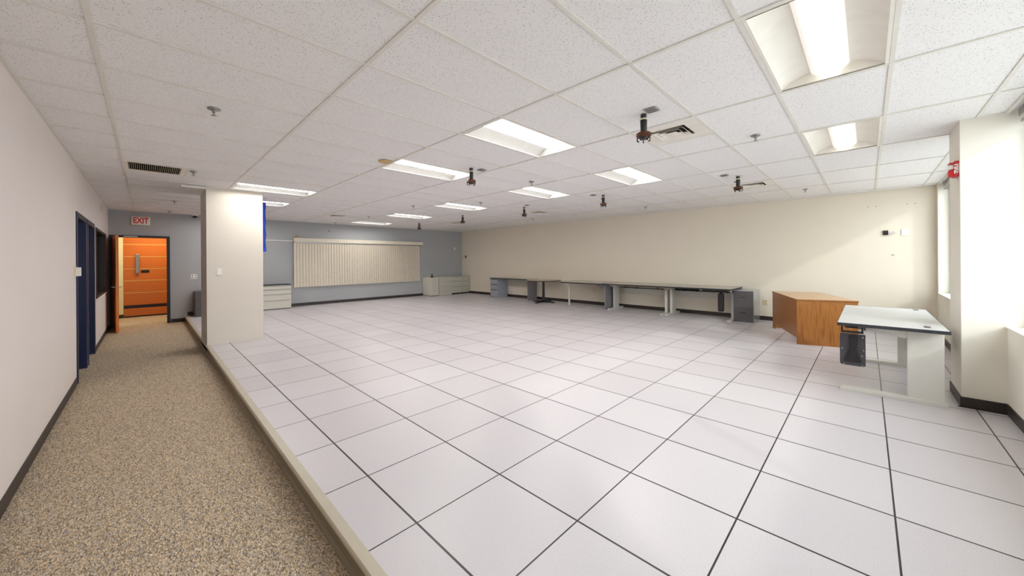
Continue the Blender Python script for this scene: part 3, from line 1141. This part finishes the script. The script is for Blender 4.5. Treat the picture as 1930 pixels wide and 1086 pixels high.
# ================================================================== FURNITURE
def cabinet(name, label, cat, loc, rz, w, d, h, body, front, rows, handle='slot', toe=0.0, top=None, pairs=1, side_label=None, hm='dark_metal'):
    """local: x 0..w, front at y=0 facing -y, depth to +y.  rows: list of drawer z bounds"""
    root = thing(name, label, cat, loc, rz)
    bb = MB().box(0, w, 0.018, d, toe, h - (0.02 if top else 0))
    bb.build('body', M[body], root, bevel=0.003)
    if toe:
        MB().box(0.01, w - 0.01, 0.04, d - 0.01, 0, toe).build('plinth', M['black'], root)
    if top:
        MB().box(-0.004, w + 0.004, -0.004, d, h - 0.02, h).build('top', M[top], root, bevel=0.002)
    for c in range(pairs):
        xa, xb = w * c / pairs, w * (c + 1) / pairs
        for (z0, z1) in rows:
            dr = MB().box(xa + 0.006, xb - 0.006, 0.0, 0.02, z0 + 0.004, z1 - 0.004).build('drawer', M[front], root, bevel=0.002)
            xm, zm = (xa + xb) / 2, (z0 + z1) / 2
            if handle == 'slot':
                MB().box(xm - 0.05, xm + 0.05, -0.006, 0.002, zm + 0.02, zm + 0.035).build('handle', M[hm], dr, bevel=0.002)
            elif handle == 'lip':
                MB().box(xa + 0.012, xb - 0.012, -0.008, 0.002, z1 - 0.022, z1 - 0.010).build('handle', M[hm], dr, bevel=0.002)
            elif handle == 'pull':
                hp = MB().box(xm - 0.045, xm + 0.045, -0.02, -0.012, zm + 0.03, zm + 0.04)
                hp.box(xm - 0.045, xm - 0.037, -0.012, 0.002, zm + 0.03, zm + 0.04).box(xm + 0.037, xm + 0.045, -0.012, 0.002, zm + 0.03, zm + 0.04)
                hp.build('handle', M[hm], dr)
    return root


cabinet('lateral_cabinet', 'pale wide lateral file cabinet with dark top right of the column', 'file cabinet', (2.12, 12.43, 0), 0, 0.945, 0.44, 0.735,
        'cab_white', 'cab_white', [(0.03, 0.28), (0.28, 0.455), (0.455, 0.60), (0.60, 0.71)], 'lip', 0.02, 'edge_dark', hm='plate_grey')
cabinet('pedestal_cabinet', 'off-white pedestal with black device on top, leftmost of the corner cabinets', 'file cabinet', (7.855, 12.28, 0), 0, 0.365, 0.59, 0.745,
        'cab_white', 'cab_white', [(0.04, 0.34), (0.34, 0.55), (0.55, 0.73)], 'pull', 0.02, hm='metal')
cabinet('pedestal_cabinet', 'pale grey-green four-drawer cabinet between off-white pedestal and corner lateral files', 'file cabinet', (8.235, 12.20, 0), 0, 0.575, 0.66, 0.755,
        'cab_green', 'cab_green', [(0.01, 0.19), (0.19, 0.375), (0.375, 0.56), (0.56, 0.745)], 'pull', 0.0, hm='plate_grey')
cabinet('lateral_cabinet', 'pale grey-green lateral file, left one of the pair in the corner', 'file cabinet', (8.83, 12.34, 0), 0, 0.61, 0.53, 0.74,
        'cab_green', 'cab_green', [(0.05, 0.33), (0.33, 0.55), (0.55, 0.72)], 'lip', 0.05, hm='plate_grey')
cabinet('lateral_cabinet', 'pale grey-green narrow file in the very corner against the cream wall', 'file cabinet', (9.45, 12.34, 0), 0, 0.385, 0.53, 0.74,
        'cab_green', 'cab_green', [(0.05, 0.33), (0.33, 0.55), (0.55, 0.72)], 'lip', 0.05, hm='plate_grey')
cabinet('pedestal_cabinet', 'dark grey-brown pedestal half hidden behind the white column', 'file cabinet', (0.865, 12.36, 0), 0, 0.40, 0.50, 0.645,
        'cab_dark', 'cab_dark', [(0.02, 0.22), (0.22, 0.43), (0.43, 0.63)], 'slot', 0.0)
# charcoal pedestal, front faces -x
cb = cabinet('pedestal_cabinet', 'charcoal two-drawer pedestal with silver side beside the wooden desk', 'file cabinet', (9.22, 2.145, 0), -math.pi / 2, 0.385, 0.62, 0.70,
             'cab_side', 'cab_dark', [(0.01, 0.35), (0.35, 0.69)], 'slot', 0.0, hm='black')

# black upright device on the pedestal
dv = thing('desk_phone', 'small black upright device on a low base on the off-white pedestal', 'device', (8.02, 12.45, 0.745))
MB().lathe([(0.085, 0), (0.085, 0.012), (0.06, 0.03), (0.03, 0.04)]).build('base', M['black'], dv, smooth=True)
MB().lathe([(0.022, 0.04), (0.026, 0.10), (0.018, 0.14), (0.008, 0.15)]).build('handset', M['black'], dv, smooth=True)


def c_leg(parent, x, D, H0, w=0.06, panel=0.24, foot0=None, foot1=None, c0=0.0):
    """C-shaped leg at local x, back at y=0, front at y=D"""
    foot0 = 0.0 if foot0 is None else foot0
    foot1 = D if foot1 is None else foot1
    leg = MB().box(x, x + w, foot0 + 0.02 + c0, foot0 + 0.02 + panel + c0, 0.03, H0)
    o = leg.build('leg', M['leg_white'], parent, bevel=0.004)
    ft = MB().prism([(foot0, 0.0), (foot1, 0.0), (foot1, 0.022), (foot1 - 0.03, 0.034), (foot0 + panel + c0, 0.042), (foot0, 0.042)], 'x', x - 0.012, x + w + 0.012)
    ft.build('foot', M['leg_white'], o, bevel=0.003)
    ar = MB().prism([(foot0 + panel + 0.02 + c0, H0), (foot1 - 0.05, H0), (foot1 - 0.05, H0 - 0.02), (foot0 + panel + 0.02 + c0, H0 - 0.10)], 'x', x + 0.012, x + w - 0.012)
    ar.build('arm', M['leg_white'], o, bevel=0.002)
    return o


def c_desk(label, loc, rz, L, D, legs, top='top_grey', hooks=True, grommets=(), foot1=None, modesty=True, ht=0.74, panel=0.24, c0=0.0):
    root = thing('desk', label, 'desk', loc, rz)
    MB().box(0.004, L - 0.004, 0.004, D - 0.004, ht - 0.028, ht).build('desktop', M[top], root)
    e = MB()
    e.box(0, L, D - 0.004, D, ht - 0.030, ht + 0.001).box(0, L, 0, 0.004, ht - 0.030, ht + 0.001)
    e.box(0, 0.004, 0.004, D - 0.004, ht - 0.030, ht + 0.001).box(L - 0.004, L, 0.004, D - 0.004, ht - 0.030, ht + 0.001)
    e.build('edge_band', M['edge_dark'], root)
    for x in legs:
        c_leg(root, x, D, ht - 0.03, foot1=foot1, panel=panel, c0=c0)
    if modesty:
        MB().box(legs[0] + 0.06, legs[-1], 0.03, 0.045, 0.42, 0.58).build('modesty_panel', M['leg_white'], root, bevel=0.003)
    if hooks:
        tr = MB()
        xa, xb = legs[0] + 0.07, legs[-1] - 0.01
        for y in (0.20, 0.32):
            tr.tube([(xa, y, 0.61), (xb, y, 0.61)], 0.005, 6)
        tr.build('cable_rail', M['dark_metal'], root)
        for fx in (0.08, 0.18, 0.6, 0.85):
            x = xa + (xb - xa) * fx
            MB().tube([(x, 0.20, ht - 0.03), (x, 0.20, 0.60), (x, 0.32, 0.60), (x, 0.32, ht - 0.03)], 0.008, 6).build('hook', M['dark_metal'], root)
    for (gx, gy) in grommets:
        MB().box(gx - 0.055, gx + 0.055, gy - 0.022, gy + 0.022, ht, ht + 0.002).build('grommet', M['charcoal'], root, bevel=0.001)
    return root


# pale desk in front at right
fd = c_desk('pale grey desk with black edge band standing nearest the camera at right', (5.0, -0.53, 0), 0, 1.93, 0.755,
            [0.20, 1.80], 'top_white', False, [(0.20, 0.125), (1.80, 0.095)], foot1=0.745, panel=0.235)
kb = MB()
kb.prism([(0.545, 0.615), (0.735, 0.615), (0.74, 0.59), (0.74, 0.30), (0.725, 0.285), (0.56, 0.285), (0.545, 0.30)], 'x', 0.13, 0.15)
kt = kb.build('tray_bracket', M['charcoal'], fd, bevel=0.004)
ch = MB()
ch.prism([(0.60, 0.60), (0.67, 0.60), (0.665, 0.46), (0.705, 0.33), (0.575, 0.33), (0.61, 0.46)], 'x', 0.112, 0.131)
ch.build('channel', M['black'], kt, bevel=0.006)
for (yy, zz) in ((0.565, 0.59), (0.572, 0.40), (0.57, 0.295), (0.71, 0.295), (0.722, 0.46), (0.56, 0.46)):
    MB().cyl((0.106, yy, zz), (0.131, yy, zz), 0.007, n=12).build('bolt', M['metal'], kt)
am = MB()
am.box(0.12, 0.40, 0.60, 0.70, 0.675, 0.69)
am.box(0.12, 0.145, 0.56, 0.73, 0.625, 0.645)
am.box(0.125, 0.14, 0.715, 0.73, 0.64, 0.69).box(0.125, 0.14, 0.56, 0.575, 0.64, 0.69)
am.prism([(0.12, 0.66), (0.42, 0.66), (0.42, 0.69), (0.12, 0.69)], 'y', 0.545, 0.555)
am.box(0.16, 0.75, 0.50, 0.55, 0.70, 0.709)
am.build('tray_arm', M['black'], fd, bevel=0.002)

# desks along the cream wall; local x -> +y, local y(front) -> -x
RD = math.pi / 2
c_desk('middle grey desk with white C-shaped legs, between gray end panel and cable-hung desk', (9.835, 3.63, 0), RD, 1.60, 0.97,
       [0.03, 1.50], foot1=0.78, panel=0.25, c0=0.22)
dk = c_desk('grey desk with cable bundle and black bracket beneath, beside the charcoal pedestal', (9.835, 2.10, 0), RD, 1.52, 0.97,
            [0.06, 1.43], foot1=0.80, panel=0.25, c0=0.22)
cbd = MB()
for k in range(5):
    pts = []
    for s in range(14):
        a = s / 13
        pts.append((0.86 + 0.62 * a, 0.26 + 0.02 * math.sin(7 * a + k) + 0.01 * k, 0.63 + 0.02 * math.sin(9 * a + 2 * k) + 0.006 * k))
    cbd.tube(pts, 0.014, 6)
cbd.build('cable_bundle', M['black'], dk, smooth=True)
bb = MB()
bb.prism([(0.70, 0.62), (0.70, 0.26), (0.72, 0.22), (0.82, 0.22), (0.84, 0.26), (0.84, 0.62)], 'x', 0.20, 0.30)
bb.box(0.22, 0.28, 0.74, 0.80, 0.62, 0.67)
bb.build('tray_bracket', M['black'], dk, bevel=0.01)
MB().box(0.16, 0.62, 0.60, 0.86, 0.66, 0.70).build('tray_arm', M['black'], dk, bevel=0.004)

# desk with slim post leg and grey end panel
d3 = thing('desk', 'grey desk with slim post leg and grey end panel, beside the round table', 'desk', (9.835, 5.25, 0), RD)
L3, D3 = 1.62, 1.02
outline = [(0.0, 0.0), (L3, 0.0), (L3, D3 - 0.30), (L3 - 0.25, D3), (0.0, D3)]
MB().prism(outline, 'z', 0.712, 0.74).build('desktop', M['top_grey'], d3)
e = MB()
for a, c in zip(outline, outline[1:] + outline[:1]):
    v = Vector((c[0] - a[0], c[1] - a[1], 0))
    ln_ = v.length
    R_ = Matrix.Translation((a[0], a[1], 0)) @ Matrix.Rotation(math.atan2(v.y, v.x), 4, 'Z')
    e.box(0, ln_, -0.004, 0.001, 0.709, 0.741, R_)
e.build('edge_band', M['edge_dark'], d3)
MB().box(0.0, 0.03, 0.02, 0.80, 0.0, 0.709).build('end_panel', M['panel_grey'], d3, bevel=0.002)
MB().prism([(0.03, 0.709), (0.31, 0.709), (0.29, 0.68), (0.06, 0.54), (0.03, 0.53)], 'y', 0.76, 0.79).build('gusset', M['panel_grey'], d3, bevel=0.002)
MB().cyl((1.38, 0.60, 0), (1.38, 0.60, 0.712), 0.03).build('leg', M['leg_white'], d3, smooth=True)

# round table
rt = thing('round_table', 'round tan table on a black cross-shaped pedestal base', 'table', (9.27, 7.70, 0))
MB().lathe([(0.555, 0.712), (0.575, 0.716), (0.575, 0.737), (0.555, 0.742), (0.01, 0.7421)], n=64).build('tabletop', M['tan_top'], rt, smooth=True)
MB().lathe([(0.579, 0.713), (0.580, 0.7395), (0.576, 0.7396), (0.5755, 0.713)], n=64).build('edge_band', M['edge_dark'], rt, smooth=True)
MB().cyl((0, 0, 0.05), (0, 0, 0.70), 0.042).build('column', M['black'], rt, smooth=True)
MB().lathe([(0.16, 0.70), (0.16, 0.712), (0.02, 0.7121)]).build('mount_plate', M['black'], rt)
for k in range(4):
    a = math.radians(4 + 90 * k)
    R_ = Matrix.Rotation(a, 4, 'Z')
    f = MB()
    f.prism([(0.0, 0.01), (0.44, 0.01), (0.44, 0.03), (0.05, 0.075), (0.0, 0.075)], 'y', -0.03, 0.03)
    for v in f.bm.verts:
        v.co = R_ @ v.co
    ft = f.build('foot', M['black'], rt, bevel=0.004)
    MB().cyl(R_ @ Vector((0.41, 0, 0)), R_ @ Vector((0.41, 0, 0.012)), 0.018, n=12).build('glide', M['black'], ft)

# grey pedestal desk at far left of the row
pdk = thing('desk', 'grey pedestal desk nearest the far corner, left end of the desk row', 'desk', (9.84, 8.42, 0), RD)
LP, DP = 1.96, 0.57
MB().box(0, LP, 0, DP, 0.712, 0.74).build('desktop', M['top_grey'], pdk)
MB().box(-0.002, LP + 0.002, DP, DP + 0.005, 0.709, 0.741).build('edge_band', M['edge_dark'], pdk)
MB().box(0.04, 0.07, 0.02, DP - 0.07, 0.0, 0.712).build('end_panel', M['panel_grey'], pdk, bevel=0.002)
MB().box(0.07, LP - 0.42, 0.03, 0.045, 0.42, 0.712).build('modesty_panel', M['cab_green'], pdk, bevel=0.002)
pb = MB().box(LP - 0.42, LP - 0.02, 0.02, DP - 0.03, 0.0, 0.712).build('pedestal', M['panel_pale'], pdk, bevel=0.002)
for z0, z1 in ((0.02, 0.30), (0.30, 0.50), (0.50, 0.70)):
    dr = MB().box(LP - 0.415, LP - 0.025, DP - 0.03, DP - 0.012, z0 + 0.004, z1 - 0.004).build('drawer', M['cab_grey'], pdk, bevel=0.002)
    MB().box(LP - 0.40, LP - 0.04, DP - 0.013, DP - 0.004, z1 - 0.024, z1 - 0.01).build('handle', M['dark_metal'], dr)

# wooden desk
wd = thing('wooden_desk', 'golden oak desk standing between charcoal pedestal and pale grey desk', 'desk', (7.43, 0.825, 0), math.radians(20.3))
LW, DW, HW = 1.62, 0.78, 0.735
MB().box(0, LW, -DW, 0, HW - 0.028, HW).build('desktop', M['oak'], wd, bevel=0.002)
MB().box(0.003, LW - 0.003, -DW + 0.003, -0.003, HW, HW + 0.0015).build('top_sheen', M['oak_top_sheen'], wd)  # thin sheet carrying the painted reflection of the oak top
MB().box(0.006, 0.034, -DW + 0.006, -0.006, 0.0, HW - 0.028).build('end_panel', M['oak'], wd, bevel=0.001)
MB().box(LW - 0.034, LW - 0.006, -DW + 0.006, -0.006, 0.0, HW - 0.028).build('end_panel', M['oak'], wd, bevel=0.001)
MB().box(0.034, LW - 0.034, -0.03, -0.008, 0.10, HW - 0.028).build('modesty_panel', M['oak'], wd, bevel=0.001)
MB().box(LW - 0.16, LW - 0.034, -0.03, -0.008, 0.0, 0.10).build('return_panel', M['oak'], wd)

# ================================================================== OUTSIDE
gr = MB().box(-25, 35, -50, -1.4, -4.2, -4.0).build('ground', M['outside'])
struct(gr)

# daylight portals in the two window openings
for k, (x0, x1) in enumerate((WA, WB)):
    pl = bpy.data.lights.new('window_portal', 'AREA')
    pl.shape = 'RECTANGLE'
    pl.size = x1 - x0
    pl.size_y = H - ZS
    pl.cycles.is_portal = True
    po = bpy.data.objects.new('window_portal', pl)
    col.objects.link(po)
    po.location = ((x0 + x1) / 2, YG - 0.12, (H + ZS) / 2)
    po.rotation_euler = (math.pi / 2, 0, 0)
